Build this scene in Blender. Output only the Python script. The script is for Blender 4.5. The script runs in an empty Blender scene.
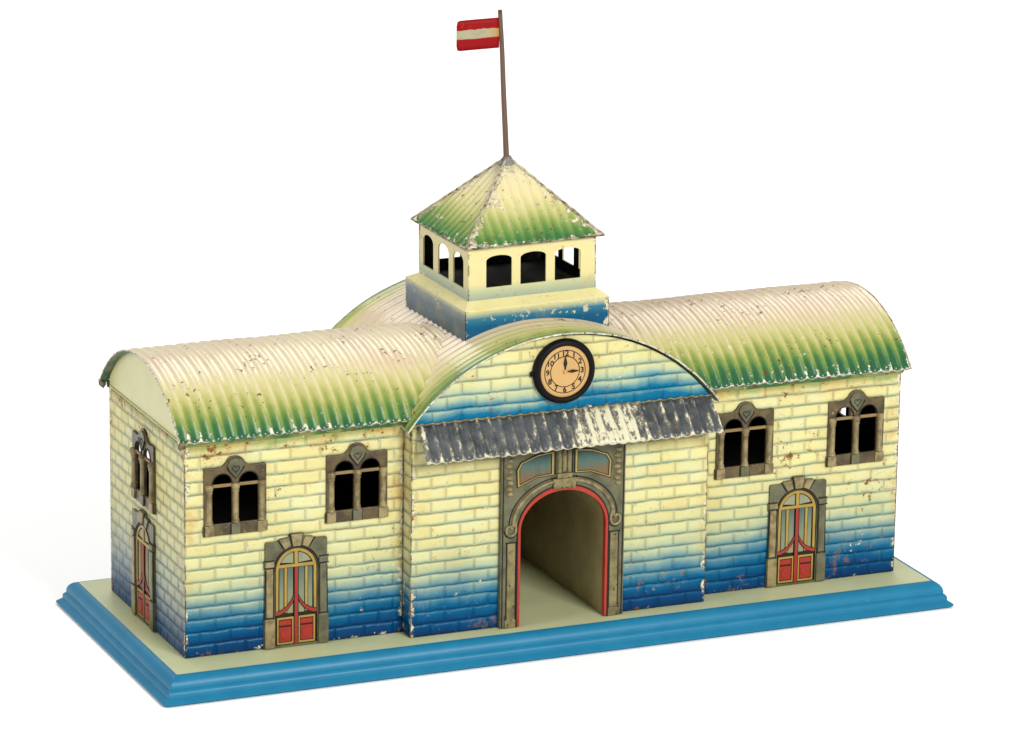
import bpy, bmesh, math, random
from mathutils import Vector, Matrix, noise
from mathutils.geometry import tessellate_polygon
random.seed(7)
PI = math.pi
CM = 0.01
sc = bpy.context.scene
col = sc.collection

# ---------------------------------------------------------------- helpers
def lin(c):
    c /= 255.0
    return c / 12.92 if c <= 0.04045 else ((c + 0.055) / 1.055) ** 2.4
K = 0.66
def S(r, g, b, k=None):
    k = K if k is None else k
    return (lin(r) * k, lin(g) * k, lin(b) * k, 1)

class G:
    """small node graph writer"""
    def __init__(self, name):
        self.m = bpy.data.materials.new(name); self.m.use_nodes = True
        self.t = self.m.node_tree; self.t.nodes.clear()
        self._uv = {}; self._obj = None
    def n(self, typ): return self.t.nodes.new(typ)
    def put(self, inp, v):
        if isinstance(v, bpy.types.NodeSocket): self.t.links.new(v, inp)
        else: inp.default_value = v
    def math(self, op, a, b=0.0, clamp=False):
        n = self.n('ShaderNodeMath'); n.operation = op; n.use_clamp = clamp
        self.put(n.inputs[0], a); self.put(n.inputs[1], b); return n.outputs[0]
    def add(self, a, b): return self.math('ADD', a, b)
    def sub(self, a, b): return self.math('SUBTRACT', a, b)
    def mul(self, a, b): return self.math('MULTIPLY', a, b)
    def mn(self, a, b): return self.math('MINIMUM', a, b)
    def mx(self, a, b): return self.math('MAXIMUM', a, b)
    def ss(self, x, a, b):
        """smooth step rising from a to b (falls when a > b)"""
        n = self.n('ShaderNodeMapRange'); n.interpolation_type = 'SMOOTHSTEP'
        inv = a > b
        self.put(n.inputs['Value'], x)
        n.inputs['From Min'].default_value = min(a, b); n.inputs['From Max'].default_value = max(a, b)
        n.inputs['To Min'].default_value = 1.0 if inv else 0.0
        n.inputs['To Max'].default_value = 0.0 if inv else 1.0
        return n.outputs[0]
    def uv(self, name='UVMap'):
        if name not in self._uv:
            n = self.n('ShaderNodeUVMap'); n.uv_map = name
            s = self.n('ShaderNodeSeparateXYZ'); self.t.links.new(n.outputs[0], s.inputs[0])
            self._uv[name] = (n.outputs[0], s.outputs[0], s.outputs[1])
        return self._uv[name]
    def obj(self):
        if self._obj is None:
            n = self.n('ShaderNodeTexCoord'); i = self.n('ShaderNodeObjectInfo')
            v = self.n('ShaderNodeVectorMath'); v.operation = 'SCALE'; v.inputs['Scale'].default_value = 100
            self.t.links.new(n.outputs['Object'], v.inputs[0])
            c = self.n('ShaderNodeCombineXYZ'); r = self.mul(i.outputs['Random'], 53.0)
            for k in range(3): self.put(c.inputs[k], r)
            a = self.n('ShaderNodeVectorMath'); a.operation = 'ADD'
            self.t.links.new(v.outputs[0], a.inputs[0]); self.t.links.new(c.outputs[0], a.inputs[1])
            self._obj = a.outputs[0]
        return self._obj
    def xyz(self):
        n = self.n('ShaderNodeTexCoord')
        v = self.n('ShaderNodeVectorMath'); v.operation = 'SCALE'; v.inputs['Scale'].default_value = 100
        self.t.links.new(n.outputs['Object'], v.inputs[0])
        s = self.n('ShaderNodeSeparateXYZ'); self.t.links.new(v.outputs[0], s.inputs[0]); return s.outputs
    def noise(self, scale, detail=3, rough=0.6, vec=None, sx=None):
        n = self.n('ShaderNodeTexNoise')
        v = self.obj() if vec is None else vec
        if sx:
            m = self.n('ShaderNodeVectorMath'); m.operation = 'MULTIPLY'; m.inputs[1].default_value = sx
            self.t.links.new(v, m.inputs[0]); v = m.outputs[0]
        self.t.links.new(v, n.inputs['Vector'])
        n.inputs['Scale'].default_value = scale; n.inputs['Detail'].default_value = detail; n.inputs['Roughness'].default_value = rough
        return n.outputs['Fac']
    def mix(self, f, a, b, mode='MIX'):
        n = self.n('ShaderNodeMix'); n.data_type = 'RGBA'; n.blend_type = mode
        self.put(n.inputs['Factor'], f); self.put(n.inputs['A'], a) if False else None
        self.put(n.inputs[6], a); self.put(n.inputs[7], b); return n.outputs[2]
    def ramp(self, x, stops, lo=0.0, hi=1.0):
        """stops given in the units of x"""
        n = self.n('ShaderNodeMapRange'); self.put(n.inputs['Value'], x)
        n.inputs['From Min'].default_value = lo; n.inputs['From Max'].default_value = hi
        r = self.n('ShaderNodeValToRGB'); self.t.links.new(n.outputs[0], r.inputs[0])
        e = r.color_ramp.elements
        while len(e) > 1: e.remove(e[-1])
        e[0].position = (stops[0][0] - lo) / (hi - lo); e[0].color = stops[0][1]
        for p, c in stops[1:]:
            k = e.new((p - lo) / (hi - lo)); k.color = c
        return r.outputs[0]
    def finish(self, c, rough=0.4, spec=0.25, heights=(), metal=0.0):
        o = self.n('ShaderNodeOutputMaterial'); p = self.n('ShaderNodeBsdfPrincipled')
        self.put(p.inputs['Base Color'], c); self.put(p.inputs['Roughness'], rough)
        p.inputs['Specular IOR Level'].default_value = spec; self.put(p.inputs['Metallic'], metal)
        prev = None
        for h, dist, st in heights:
            b = self.n('ShaderNodeBump'); b.inputs['Distance'].default_value = dist * CM; b.inputs['Strength'].default_value = st
            self.put(b.inputs['Height'], h)
            if prev is not None: self.t.links.new(prev, b.inputs['Normal'])
            prev = b.outputs[0]
        if prev is not None: self.t.links.new(prev, p.inputs['Normal'])
        self.t.links.new(p.outputs[0], o.inputs[0])
        return self.m
    def edge(self):
        _, a, b = self.uv('EdgeU'); _, c, d = self.uv('EdgeV')
        return self.mn(self.mn(a, b), self.mn(c, d))

class MB:
    """collects faces (cm) and links them as one mesh object"""
    def __init__(self): self.v = []; self.f = []
    def face(self, pts, uv=None, m=0, b=None, smooth=False):
        """b = (u0,u1,v0,v1) bounds of the sheet, for wear along its edges"""
        i0 = len(self.v); self.v += [Vector(p) for p in pts]
        self.f.append((list(range(i0, i0 + len(pts))), uv, m, b, smooth))
    def grid(self, P, U=None, m=0, b=None, smooth=True, flip=False):
        i0 = len(self.v); R = len(P); C = len(P[0])
        for r in P: self.v += [Vector(p) for p in r]
        for i in range(R - 1):
            for j in range(C - 1):
                ids = [(i, j), (i, j + 1), (i + 1, j + 1), (i + 1, j)]
                if flip: ids.reverse()
                uv = [U[a][c] for a, c in ids] if U else None
                self.f.append(([i0 + a * C + c for a, c in ids], uv, m, b, smooth))
    def box(self, x0, x1, y0, y1, z0, z1, m=0):
        a = [(x, y, z) for z in (z0, z1) for y in (y0, y1) for x in (x0, x1)]
        for q in ((0, 2, 3, 1), (4, 5, 7, 6), (0, 1, 5, 4), (2, 6, 7, 3), (0, 4, 6, 2), (1, 3, 7, 5)):
            self.face([a[k] for k in q], m=m)
    def plate(self, outer, holes, y0, y1, m=0, mside=None):
        """outline in x,z; front at y0 (towards -y), back at y1"""
        mside = m if mside is None else mside
        loops = [outer] + list(holes)
        flat = [p for l in loops for p in l]
        tri = tessellate_polygon([[Vector((p[0], p[1], 0)) for p in l] for l in loops])
        for t in tri:
            a, b_, c = [flat[k] for k in t]
            ar = (b_[0] - a[0]) * (c[1] - a[1]) - (b_[1] - a[1]) * (c[0] - a[0])
            if abs(ar) < 1e-9: continue
            q = (a, b_, c) if ar > 0 else (a, c, b_)
            self.face([(p[0], y0, p[1]) for p in q], m=m)
            self.face([(p[0], y1, p[1]) for p in reversed(q)], m=m)
        for li, l in enumerate(loops):
            ar = sum(l[i][0] * l[(i + 1) % len(l)][1] - l[(i + 1) % len(l)][0] * l[i][1] for i in range(len(l)))
            ll = l if (ar > 0) == (li == 0) else l[::-1]
            for i in range(len(ll)):
                a, b_ = ll[i], ll[(i + 1) % len(ll)]
                self.face([(a[0], y0, a[1]), (a[0], y1, a[1]), (b_[0], y1, b_[1]), (b_[0], y0, b_[1])], m=mside)
    def tube(self, path, r, m=0, n=8, closed=False, cap=True):
        P = [Vector(p) for p in path]; N = len(P); rings = []
        for i in range(N):
            if closed: d = P[(i + 1) % N] - P[i - 1]
            else: d = P[min(i + 1, N - 1)] - P[max(i - 1, 0)]
            d.normalize()
            up = Vector((0, 1, 0)) if abs(d.y) < 0.9 else Vector((1, 0, 0))
            a = d.cross(up).normalized(); b_ = a.cross(d).normalized()
            rr = r[i] if isinstance(r, (list, tuple)) else r
            rings.append([P[i] + (a * math.cos(2 * PI * k / n) + b_ * math.sin(2 * PI * k / n)) * rr for k in range(n + 1)])
        if closed: rings.append(rings[0])
        self.grid(rings, m=m)
        if cap and not closed:
            self.face(rings[0][:-1], m=m); self.face(rings[-1][:-1][::-1], m=m)
    def lathe_z(self, prof, x, y, m=0, n=14):
        """profile of (r,z) turned about a vertical axis"""
        self.grid([[(x + r * math.cos(-2 * PI * k / n), y + r * math.sin(-2 * PI * k / n), z) for k in range(n + 1)] for r, z in prof], m=m)
    def lathe_y(self, prof, x, z, m=0, n=64):
        """profile of (r,y) turned about an axis pointing to the front"""
        self.grid([[(x + r * math.cos(2 * PI * k / n), y, z + r * math.sin(2 * PI * k / n)) for k in range(n + 1)] for r, y in prof], m=m)
    def build(self, name, mats, parent=None, T=None, bevel=0, weld=True, sharp=0):
        me = bpy.data.meshes.new(name)
        vs = [T(p) if T else p for p in self.v]
        me.from_pydata([tuple(p * CM for p in q) for q in vs], [], [f[0] for f in self.f])
        for mt in (mats if isinstance(mats, (list, tuple)) else [mats]): me.materials.append(mt)
        L = [me.uv_layers.new(name=nm) for nm in ('UVMap', 'EdgeU', 'EdgeV')]
        for p, (ids, uv, m, b, sm) in zip(me.polygons, self.f):
            p.material_index = m; p.use_smooth = sm
            if uv is None:
                P = [self.v[i] for i in ids]
                nn = (P[1] - P[0]).cross(P[2] - P[0])
                ax = max(range(3), key=lambda k: abs(nn[k]))
                uv = [((q.y, q.z), (q.x, q.z), (q.x, q.y))[ax] for q in P]
            for li, q in zip(p.loop_indices, uv):
                L[0].data[li].uv = q
                if b:
                    L[1].data[li].uv = (q[0] - b[0], b[1] - q[0]); L[2].data[li].uv = (q[1] - b[2], b[3] - q[1])
                else:
                    L[1].data[li].uv = (9, 9); L[2].data[li].uv = (9, 9)
        me.update()
        if weld:
            bm = bmesh.new(); bm.from_mesh(me); bmesh.ops.remove_doubles(bm, verts=bm.verts, dist=1e-6)
            if sharp:
                for e in bm.edges:
                    if len(e.link_faces) == 2 and e.calc_face_angle() > math.radians(sharp): e.smooth = False
            bm.to_mesh(me); bm.free()
        o = bpy.data.objects.new(name, me); col.objects.link(o)
        if parent: o.parent = parent
        if bevel:
            bv = o.modifiers.new('bevel', 'BEVEL'); bv.width = bevel * CM; bv.segments = 2; bv.limit_method = 'ANGLE'; bv.angle_limit = math.radians(40)
        return o

def copy_tree(o, parent=None):
    c = o.copy(); col.objects.link(c)
    if parent: c.parent = parent
    for ch in list(o.children): copy_tree(ch, c)
    return c

def arc(cx, cz, rx, rz, a0, a1, n=16):
    return [(cx + rx * math.cos(math.radians(a0 + (a1 - a0) * k / n)), cz + rz * math.sin(math.radians(a0 + (a1 - a0) * k / n))) for k in range(n + 1)]

# ---------------------------------------------------------------- dimensions (cm)
W = 20.0; D = 11.68; H = 11.15
BC = 8.29; PR = 1.05                 # central block: half width, projection front and back
YM = D / 2
WR = 20.39                           # wing roof end
Rw = 7.95; ZA = 14.34; zcw = ZA - Rw; EAVE = 6.22
Rv = 10.8; ZV = 15.36; zcv = ZV - Rv; HV = 8.68
FLOOR = -1.36

# ---------------------------------------------------------------- materials
def wear(g, base, d, white, rust, dark=None, thr=0.0):
    """chips through the paint; d = distance to the sheet's edge in cm"""
    n1 = g.noise(1.8, 6, 0.72); n2 = g.noise(0.55, 2, 0.5); n3 = g.noise(2.9, 5, 0.7); nl = g.noise(0.35, 2, 0.5); n4 = g.noise(9.0, 2, 0.5)
    _, wa, wb = g.uv('EdgeU'); du = g.mn(wa, wb); _, _b, wtop = g.uv('EdgeV')
    w = g.mx(g.ss(du, 0.40, 0.0), g.mul(g.ss(d, 0.25, 0.0), 0.4)); w2 = g.ss(du, 1.8, 0.0); wt = g.ss(wtop, 1.3, 0.1)
    a = g.add(n1, g.mul(w, 0.16)); a = g.add(a, g.mul(g.sub(nl, 0.5), 0.32)); a = g.sub(a, 0.0); a = g.add(a, g.mul(w2, 0.03))
    chip = g.ss(a, 0.678 + thr, 0.695 + thr)
    b = g.add(n3, g.mul(g.sub(n2, 0.5), 0.50)); b = g.add(b, g.mul(w, 0.09)); b = g.add(b, g.mul(wt, 0.11)); b = g.add(b, 0.004)
    halo = g.ss(b, 0.61 + thr * .5, 0.75 + thr * .5)
    ru = g.ss(b, 0.69 + thr * .5, 0.73 + thr * .5)
    c = g.mix(g.mul(halo, 0.45 if rust == RUST else 0.0), base, S(190, 140, 62))
    c = g.mix(g.mul(ru, 0.92), c, rust)
    spk = g.mul(g.ss(n4, 0.68, 0.71), g.ss(n2, 0.48, 0.62)); c = g.mix(g.mul(spk, 0.8), c, S(84, 62, 40))
    c = g.mix(chip, c, white)
    core = g.mul(chip, g.ss(n4, 0.52, 0.60)); c = g.mix(g.mul(core, 0.7), c, S(110, 84, 58))
    if dark is not None:
        e = g.mul(g.ss(du, 0.085, 0.02), g.ss(n1, 0.40, 0.54))
        c = g.mix(g.mul(e, 0.85), c, dark)
    return c, chip

CREAM = S(237, 230, 164); CHIPW = S(238, 230, 196); RUST = S(128, 78, 34); DARK = S(52, 40, 30)

def brick_wall(name, stops, top, row=0.655, bw=1.6, phase=0.0, cream=CREAM, cream2=S(230, 218, 150), spec=0.09):
    g = G(name)
    uvv, u, v = g.uv()
    wob = g.mul(g.sub(g.noise(0.9, 3, 0.6), 0.5), 0.16)
    v2 = g.add(v, wob)
    cv = g.n('ShaderNodeCombineXYZ'); g.put(cv.inputs[0], g.add(u, phase + 40.0)); g.put(cv.inputs[1], v2)
    bt = g.n('ShaderNodeTexBrick'); g.t.links.new(cv.outputs[0], bt.inputs['Vector'])
    bt.inputs['Scale'].default_value = 1; bt.inputs['Brick Width'].default_value = bw; bt.inputs['Row Height'].default_value = row
    bt.inputs['Mortar Size'].default_value = 0.06; bt.inputs['Mortar Smooth'].default_value = 0.7
    bt.inputs['Color1'].default_value = cream; bt.inputs['Color2'].default_value = cream2; bt.inputs['Mortar'].default_value = cream
    pb = g.n('ShaderNodeTexBrick'); g.t.links.new(cv.outputs[0], pb.inputs['Vector'])
    pb.inputs['Scale'].default_value = 1; pb.inputs['Brick Width'].default_value = bw; pb.inputs['Row Height'].default_value = row
    pb.inputs['Mortar Size'].default_value = 0.15; pb.inputs['Mortar Smooth'].default_value = 1.0
    pillow = g.sub(1.0, pb.outputs['Fac'])
    mort = bt.outputs['Fac']
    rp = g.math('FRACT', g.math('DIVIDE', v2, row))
    # airbrushed blue: the height each brick's tint is looked up at leans with its place in the row
    zz = g.add(v, g.mul(g.sub(rp, 0.45), 0.85))
    zz = g.add(zz, g.mul(g.sub(g.noise(0.26, 4, 0.6), 0.5), 2.6))
    tint = g.ramp(zz, [(p, (a, a, a, 1)) for p, a, _ in stops], stops[0][0], top)
    blue = g.ramp(zz, [(p, c) for p, _, c in stops], stops[0][0], top)
    stain = g.ss(g.noise(0.34, 5, 0.7), 0.50, 0.72)
    base = g.mix(g.mul(stain, 0.5), bt.outputs['Color'], S(222, 192, 112))
    pale = g.ss(g.noise(0.5, 3, 0.5), 0.45, 0.7)
    base = g.mix(g.mul(pale, 0.5), base, S(228, 232, 186))
    # printed teal lower edge of each brick
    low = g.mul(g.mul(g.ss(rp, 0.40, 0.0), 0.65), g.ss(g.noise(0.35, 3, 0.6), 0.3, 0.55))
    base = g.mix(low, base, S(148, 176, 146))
    c = g.mix(tint, base, blue)
    hl = g.mx(g.ss(rp, 0.11, 0.02), g.ss(rp, 0.92, 0.99))
    ln = g.ss(mort, 0.2, 0.85)
    ln = g.mul(ln, g.add(0.45, g.mul(hl, 0.55))); ln = g.mul(ln, g.sub(1.0, g.mul(g.ss(tint, 0.65, 1.0), 0.6)))
    patch = g.ss(g.noise(1.1, 3, 0.6), 0.30, 0.6)
    linec = g.mix(tint, g.mix(g.ss(g.noise(0.4, 2, 0.5), 0.4, 0.65), S(98, 142, 134), S(150, 124, 70)), g.mix(0.55, blue, S(6, 40, 84)))
    c = g.mix(g.mul(ln, g.add(0.24, g.mul(patch, 0.46))), c, linec)
    d = g.edge()
    _, _eb, et = g.uv('EdgeV')
    spray = g.mul(g.ss(g.add(et, g.mul(g.sub(g.noise(0.8, 4, 0.65), 0.5), 0.9)), 0.55, 0.15), 0.75)
    c = g.mix(spray, c, S(120, 146, 78))
    edger = g.mul(g.ss(d, 1.1, 0.0), g.ss(g.noise(0.8, 4, 0.65), 0.42, 0.68))
    c = g.mix(g.mul(edger, g.mul(g.sub(1.0, tint), 0.6)), c, S(190, 138, 62))
    c, chip = wear(g, c, d, CHIPW, RUST, DARK)
    hgt = g.sub(g.ss(mort, 0.9, 0.1), g.mul(chip, 0.5))
    soft = g.noise(0.45, 2, 0.5)
    return g.finish(c, g.add(0.30, g.mul(chip, 0.3)), spec, [(soft, 0.25, 0.25), (pillow, 0.075, 0.7), (hgt, 0.03, 0.7)])

BL = [(0.0, 1.0, S(12, 58, 106)), (0.7, 1.0, S(0, 72, 124)), (1.5, 1.0, S(0, 100, 144)), (2.1, 0.92, S(0, 118, 154)),
      (2.7, 0.74, S(40, 132, 160)), (3.4, 0.44, S(92, 160, 164)), (4.3, 0.22, S(140, 182, 160)), (5.8, 0.08, S(170, 195, 160)), (7.0, 0.0, S(190, 200, 150))]
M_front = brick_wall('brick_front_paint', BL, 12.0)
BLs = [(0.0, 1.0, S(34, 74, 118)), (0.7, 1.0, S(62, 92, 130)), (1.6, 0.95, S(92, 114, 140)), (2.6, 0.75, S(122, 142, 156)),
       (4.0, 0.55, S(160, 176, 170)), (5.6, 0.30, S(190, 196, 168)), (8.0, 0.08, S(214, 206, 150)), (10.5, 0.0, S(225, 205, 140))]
M_side = brick_wall('brick_side_greyed_paint', BLs, 12.0, bw=1.08)  # print greyer than the front, with the side's duller light and sheen painted in
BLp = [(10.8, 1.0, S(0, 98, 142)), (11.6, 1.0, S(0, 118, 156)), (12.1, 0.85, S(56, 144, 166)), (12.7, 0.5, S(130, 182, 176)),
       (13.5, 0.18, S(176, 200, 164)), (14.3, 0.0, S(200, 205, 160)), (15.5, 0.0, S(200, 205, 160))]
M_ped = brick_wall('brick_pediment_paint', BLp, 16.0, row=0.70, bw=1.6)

def plain(name, c, c2=None, rough=0.4, spec=0.25, sc1=1.2, bump=0.0, chips=None, metal=0.0, f=0.5):
    g = G(name)
    n = g.ss(g.noise(sc1, 4, 0.6), 0.35, 0.7)
    k = g.mix(g.mul(n, f), c, c2 if c2 else c)
    if chips:
        cm = g.ss(g.noise(4.5, 4, 0.65), chips[0], chips[0] + 0.04); k = g.mix(cm, k, chips[1])
    return g.finish(k, rough, spec, [(g.noise(sc1 * 2.5, 3, 0.6), 0.05, bump)] if bump else [], metal)

def roof_mat(name, kind, off=0.0, lam=0.62, strong=1.0, top=S(232, 212, 178), top2=S(222, 212, 154), chipy=0.0):
    g = G(name)
    _, u, v = g.uv()
    _, ea, eb = g.uv('EdgeU'); _, ec, ed = g.uv('EdgeV')
    ph = g.math('COSINE', g.mul(u, 2 * PI / lam))
    n = g.sub(g.noise(0.4, 5, 0.65), 0.5)
    if kind == 'vault':
        d = g.mn(g.mn(g.mul(ea, 1.05), g.add(g.mul(eb, 1.9), 0.5)), g.add(g.mul(g.mn(ec, ed), 0.9), 0.5)); d = g.add(d, 0.6); amp = 0.22
    else:
        d = g.mn(ec, ed); amp = 0.5
    q = g.sub(g.add(d, g.mul(n, 2.0)), off); q = g.add(q, g.mul(ph, amp))
    c = g.ramp(q, [(0.0, S(44, 102, 64)), (0.45, S(66, 122, 68)), (0.95, S(112, 148, 72)), (1.6, S(160, 172, 88)), (2.3, S(204, 200, 126)), (3.3, top2), (4.6, top)], -0.3, 6.0)
    pink = g.ss(g.noise(0.25, 3, 0.5), 0.4, 0.65)
    c = g.mix(g.mul(g.mul(pink, g.ss(q, 2.6, 4.2)), 0.6), c, S(230, 202, 172))
    e = g.mn(g.mn(ea, eb), g.mn(ec, ed))
    # scraped white flecks, mostly on the ridges near the eaves
    n1 = g.noise(2.1, 6, 0.74); big = g.noise(0.33, 2, 0.5)
    wE = g.ss(g.mn(ec, ed), 1.5, 0.05); wR = g.mul(g.ss(ph, 0.35, 0.9), g.ss(g.mn(ec, ed), 1.7, 0.9))
    a = g.add(n1, g.mul(wE, g.add(0.05, g.mul(wR, 0.10)))); a = g.add(a, g.mul(g.sub(big, 0.5), 0.28)); a = g.add(a, g.mul(g.ss(e, 0.16, 0.0), 0.20))
    chip = g.ss(a, 0.68 - chipy, 0.70 - chipy)
    n3 = g.noise(3.6, 3, 0.6)
    ru = g.ss(g.add(n3, g.mul(g.sub(g.noise(0.5, 2, 0.5), 0.5), 0.50)), 0.68, 0.71)
    c = g.mix(g.mul(ru, 0.9), c, S(112, 74, 44))
    spk = g.mul(g.ss(g.noise(7.0, 2, 0.5), 0.69, 0.72), g.ss(g.noise(0.5, 2), 0.42, 0.56)); c = g.mix(g.mul(spk, 0.8), c, S(110, 76, 46))
    c = g.mix(chip, c, S(240, 236, 214))
    ed_ = g.mul(g.ss(e, 0.09, 0.02), g.ss(n1, 0.40, 0.52)); c = g.mix(g.mul(ed_, 0.8), c, S(58, 44, 32))
    return g.finish(c, g.add(0.22, g.mul(chip, 0.3)), 0.45, [(g.mul(chip, -1.0), 0.02, 0.6), (g.noise(0.7, 2, 0.5), 0.22, 0.22)])

M_roofL = roof_mat('roof_paint_pale', 'wing', -0.15, top=S(238, 224, 186), top2=S(232, 222, 164))
M_roofR = roof_mat('roof_paint_green', 'wing', 0.28, chipy=0.02)
M_vault = roof_mat('vault_paint', 'vault', 0.0)
M_under = plain('roof_underside_paint', S(62, 104, 80), S(160, 152, 104), rough=0.5, sc1=1.6)
M_tin = plain('shade_dark_inner_tin', (0.012, 0.011, 0.010, 1), (0.02, 0.018, 0.015, 1), rough=0.8, spec=0.1)  # bare tin made near black, the shade indoors painted into its colour
M_gable = plain('gable_cream_paint', S(226, 222, 166), S(214, 208, 150), rough=0.33, sc1=0.6, bump=0.15, chips=(0.74, S(130, 96, 50)))
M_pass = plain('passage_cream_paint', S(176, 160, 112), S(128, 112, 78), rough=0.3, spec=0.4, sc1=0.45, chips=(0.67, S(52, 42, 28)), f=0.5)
M_base = None
def base_mat():
    g = G('base_blue_paint')
    n = g.noise(0.8, 4, 0.6)
    c = g.mix(g.mul(g.ss(n, 0.4, 0.7), 0.4), S(24, 124, 164), S(36, 136, 176))
    ch = g.ss(g.add(g.noise(3.0, 4, 0.65), g.mul(g.sub(g.noise(0.3, 2), 0.5), 0.2)), 0.76, 0.78)
    c = g.mix(ch, c, S(196, 214, 216))
    return g.finish(c, 0.42, 0.25, [(g.noise(0.8, 2, 0.5), 0.15, 0.08)])
def deck_mat():
    g = G('base_top_paint')
    c = g.mix(g.ss(g.noise(0.35, 4, 0.55), 0.35, 0.7), S(214, 219, 168), S(222, 225, 178))
    return g.finish(c, 0.38, 0.3, [(g.noise(0.6, 2, 0.5), 0.15, 0.2)])
M_base = base_mat(); M_deck = deck_mat()

M_stone = plain('frame_olive_grey_paint', S(114, 112, 84), S(84, 84, 62), rough=0.32, sc1=1.3, bump=0.5, chips=(0.68, S(168, 154, 108)), f=1.0)
M_stoneb = plain('frame_brown_paint', S(108, 92, 60), S(70, 60, 42), rough=0.30, sc1=1.4, bump=0.5, chips=(0.66, S(166, 148, 104)), f=1.0)
M_stonel = plain('frame_tan_highlight_paint', S(164, 148, 104), S(112, 98, 66), rough=0.3, sc1=1.9, bump=0.4, f=1.0, chips=(0.68, S(80, 64, 40)))
M_line = plain('black_print_line', S(26, 24, 18), S(36, 32, 24), rough=0.5)
M_gold = plain('golden_yellow_print', S(182, 152, 72), S(152, 124, 54), rough=0.4)
M_bar = plain('ochre_transom_print', S(150, 124, 80), S(124, 100, 64), rough=0.4)
M_red = plain('red_print', S(172, 52, 38), S(156, 42, 32), rough=0.4, chips=(0.78, S(222, 190, 160)))
M_redtrim = plain('red_arch_print', S(184, 60, 42), S(166, 50, 36), rough=0.4, chips=(0.74, S(150, 96, 60)))

def pane_mat(name, lo, hi, z0, z1, mid=None):
    g = G(name); z = g.uv()[2]
    z = g.add(z, g.mul(g.sub(g.noise(1.5, 2), 0.5), 0.5))
    c = g.ramp(z, [(z0, lo), ((z0 + z1) / 2, mid or lo), (z1, hi)], z0, z1)
    st = g.ss(g.noise(2.4, 3, 0.6, sx=(1, 1, 0.15)), 0.45, 0.7)
    return g.finish(g.mix(g.mul(st, 0.25), c, hi), 0.35, 0.3)
M_pane = pane_mat('door_pane_print', S(158, 156, 116), S(66, 98, 96), 1.6, 4.4, S(130, 140, 112))
M_fan = pane_mat('fanlight_pane_print', S(150, 156, 124), S(104, 122, 102), 4.3, 5.3)
M_ppane = pane_mat('portal_panel_print', S(128, 98, 62), S(30, 68, 66), 7.9, 9.1, S(84, 110, 98))
M_blackp = plain('black_clock_enamel', S(18, 16, 16), S(20, 18, 18), rough=0.5, spec=0.1, sc1=3, bump=0.1)
M_dial = plain('clock_dial_paper', S(216, 174, 112), S(200, 154, 92), rough=0.45, sc1=0.9)
M_ink = plain('clock_ink', S(24, 18, 14), rough=0.5)
M_lead = plain('worn_hip_metal', S(206, 196, 160), S(110, 96, 80), rough=0.5, sc1=2.6, bump=0.6, chips=(0.60, S(72, 56, 44)), f=1.0)
M_tab = plain('bent_tin_tab', S(150, 138, 104), S(82, 66, 46), rough=0.45, sc1=2.5, bump=0.5, chips=(0.66, S(60, 44, 30)), f=1.0)
M_chiped = plain('chipped_rim', S(238, 232, 206), S(70, 54, 40), rough=0.5, sc1=3.2, bump=0.5, chips=(0.58, S(66, 50, 36)), f=0.55)
M_pole = plain('brown_pole_paint', S(104, 74, 50), S(78, 60, 54), rough=0.35, spec=0.5, sc1=0.7, bump=0.2)

def awning_mat():
    g = G('awning_slate_paint')
    _, u, v = g.uv(); lam = 0.60
    ph = g.math('COSINE', g.mul(u, 2 * PI / lam))
    c = g.mix(g.ss(g.noise(0.9, 4, 0.6), 0.35, 0.7), S(92, 97, 99), S(60, 65, 68))
    # worn to cream on the ridges, and scraped bare right of the middle
    rub = g.mul(g.ss(u, -0.6, 1.5), g.ss(u, 5.0, 3.0))
    streak = g.noise(1.9, 6, 0.75, sx=(1.6, 0.8, 0.7))
    a = g.add(streak, g.mul(g.ss(ph, 0.1, 1.0), 0.10)); a = g.add(a, g.mul(rub, 0.20)); a = g.sub(a, 0.014)
    _, ea, eb = g.uv('EdgeU'); _, ec, ed = g.uv('EdgeV')
    a = g.add(a, g.mul(g.ss(ec, 0.25, 0.0), 0.14)); a = g.add(a, g.mul(g.ss(g.mn(ea, eb), 0.25, 0.0), 0.12))
    chip = g.ss(a, 0.655, 0.68)
    soft = g.mul(g.ss(a, 0.52, 0.66), 0.55)
    c = g.mix(soft, c, S(168, 160, 140))
    c = g.mix(chip, c, S(236, 230, 196))
    ru = g.ss(g.add(g.noise(2.6, 3, 0.6), g.mul(g.ss(ec, 0.5, 0), 0.08)), 0.68, 0.74); c = g.mix(ru, c, S(150, 96, 52))
    return g.finish(c, 0.34, 0.4, [(chip, 0.02, 0.6), (g.noise(1.2, 3, 0.5), 0.15, 0.25)])
M_awn = awning_mat()

def tower_mat(name, stops, lo, hi, chip_thr=0.0, rust=None):
    g = G(name); v = g.uv()[2]
    q = g.add(v, g.mul(g.sub(g.noise(0.5, 2), 0.5), 0.12))
    c = g.ramp(q, stops, lo, hi)
    d = g.edge()
    sm = g.ss(g.noise(0.6, 4, 0.6), 0.5, 0.75); c = g.mix(g.mul(sm, 0.25), c, S(214, 190, 124))
    c, chip = wear(g, c, d, CHIPW, rust or RUST, DARK, chip_thr)
    return g.finish(c, 0.32, 0.20, [(chip, -0.02, 0.5), (g.noise(0.6, 2), 0.15, 0.15)])
M_tw = tower_mat('tower_cream_paint', [(16.2, S(150, 170, 160)), (16.75, S(196, 204, 164)), (17.15, S(238, 226, 164)), (19.2, S(242, 230, 168))], 16.2, 19.3, 0.01)
M_tb = tower_mat('tower_base_blue_paint', [(14.0, S(0, 84, 126)), (15.1, S(0, 94, 136)), (15.55, S(50, 128, 158)), (15.85, S(206, 212, 164)), (16.0, S(244, 234, 168))], 14.0, 16.1, 0.0, S(222, 214, 176))
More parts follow.
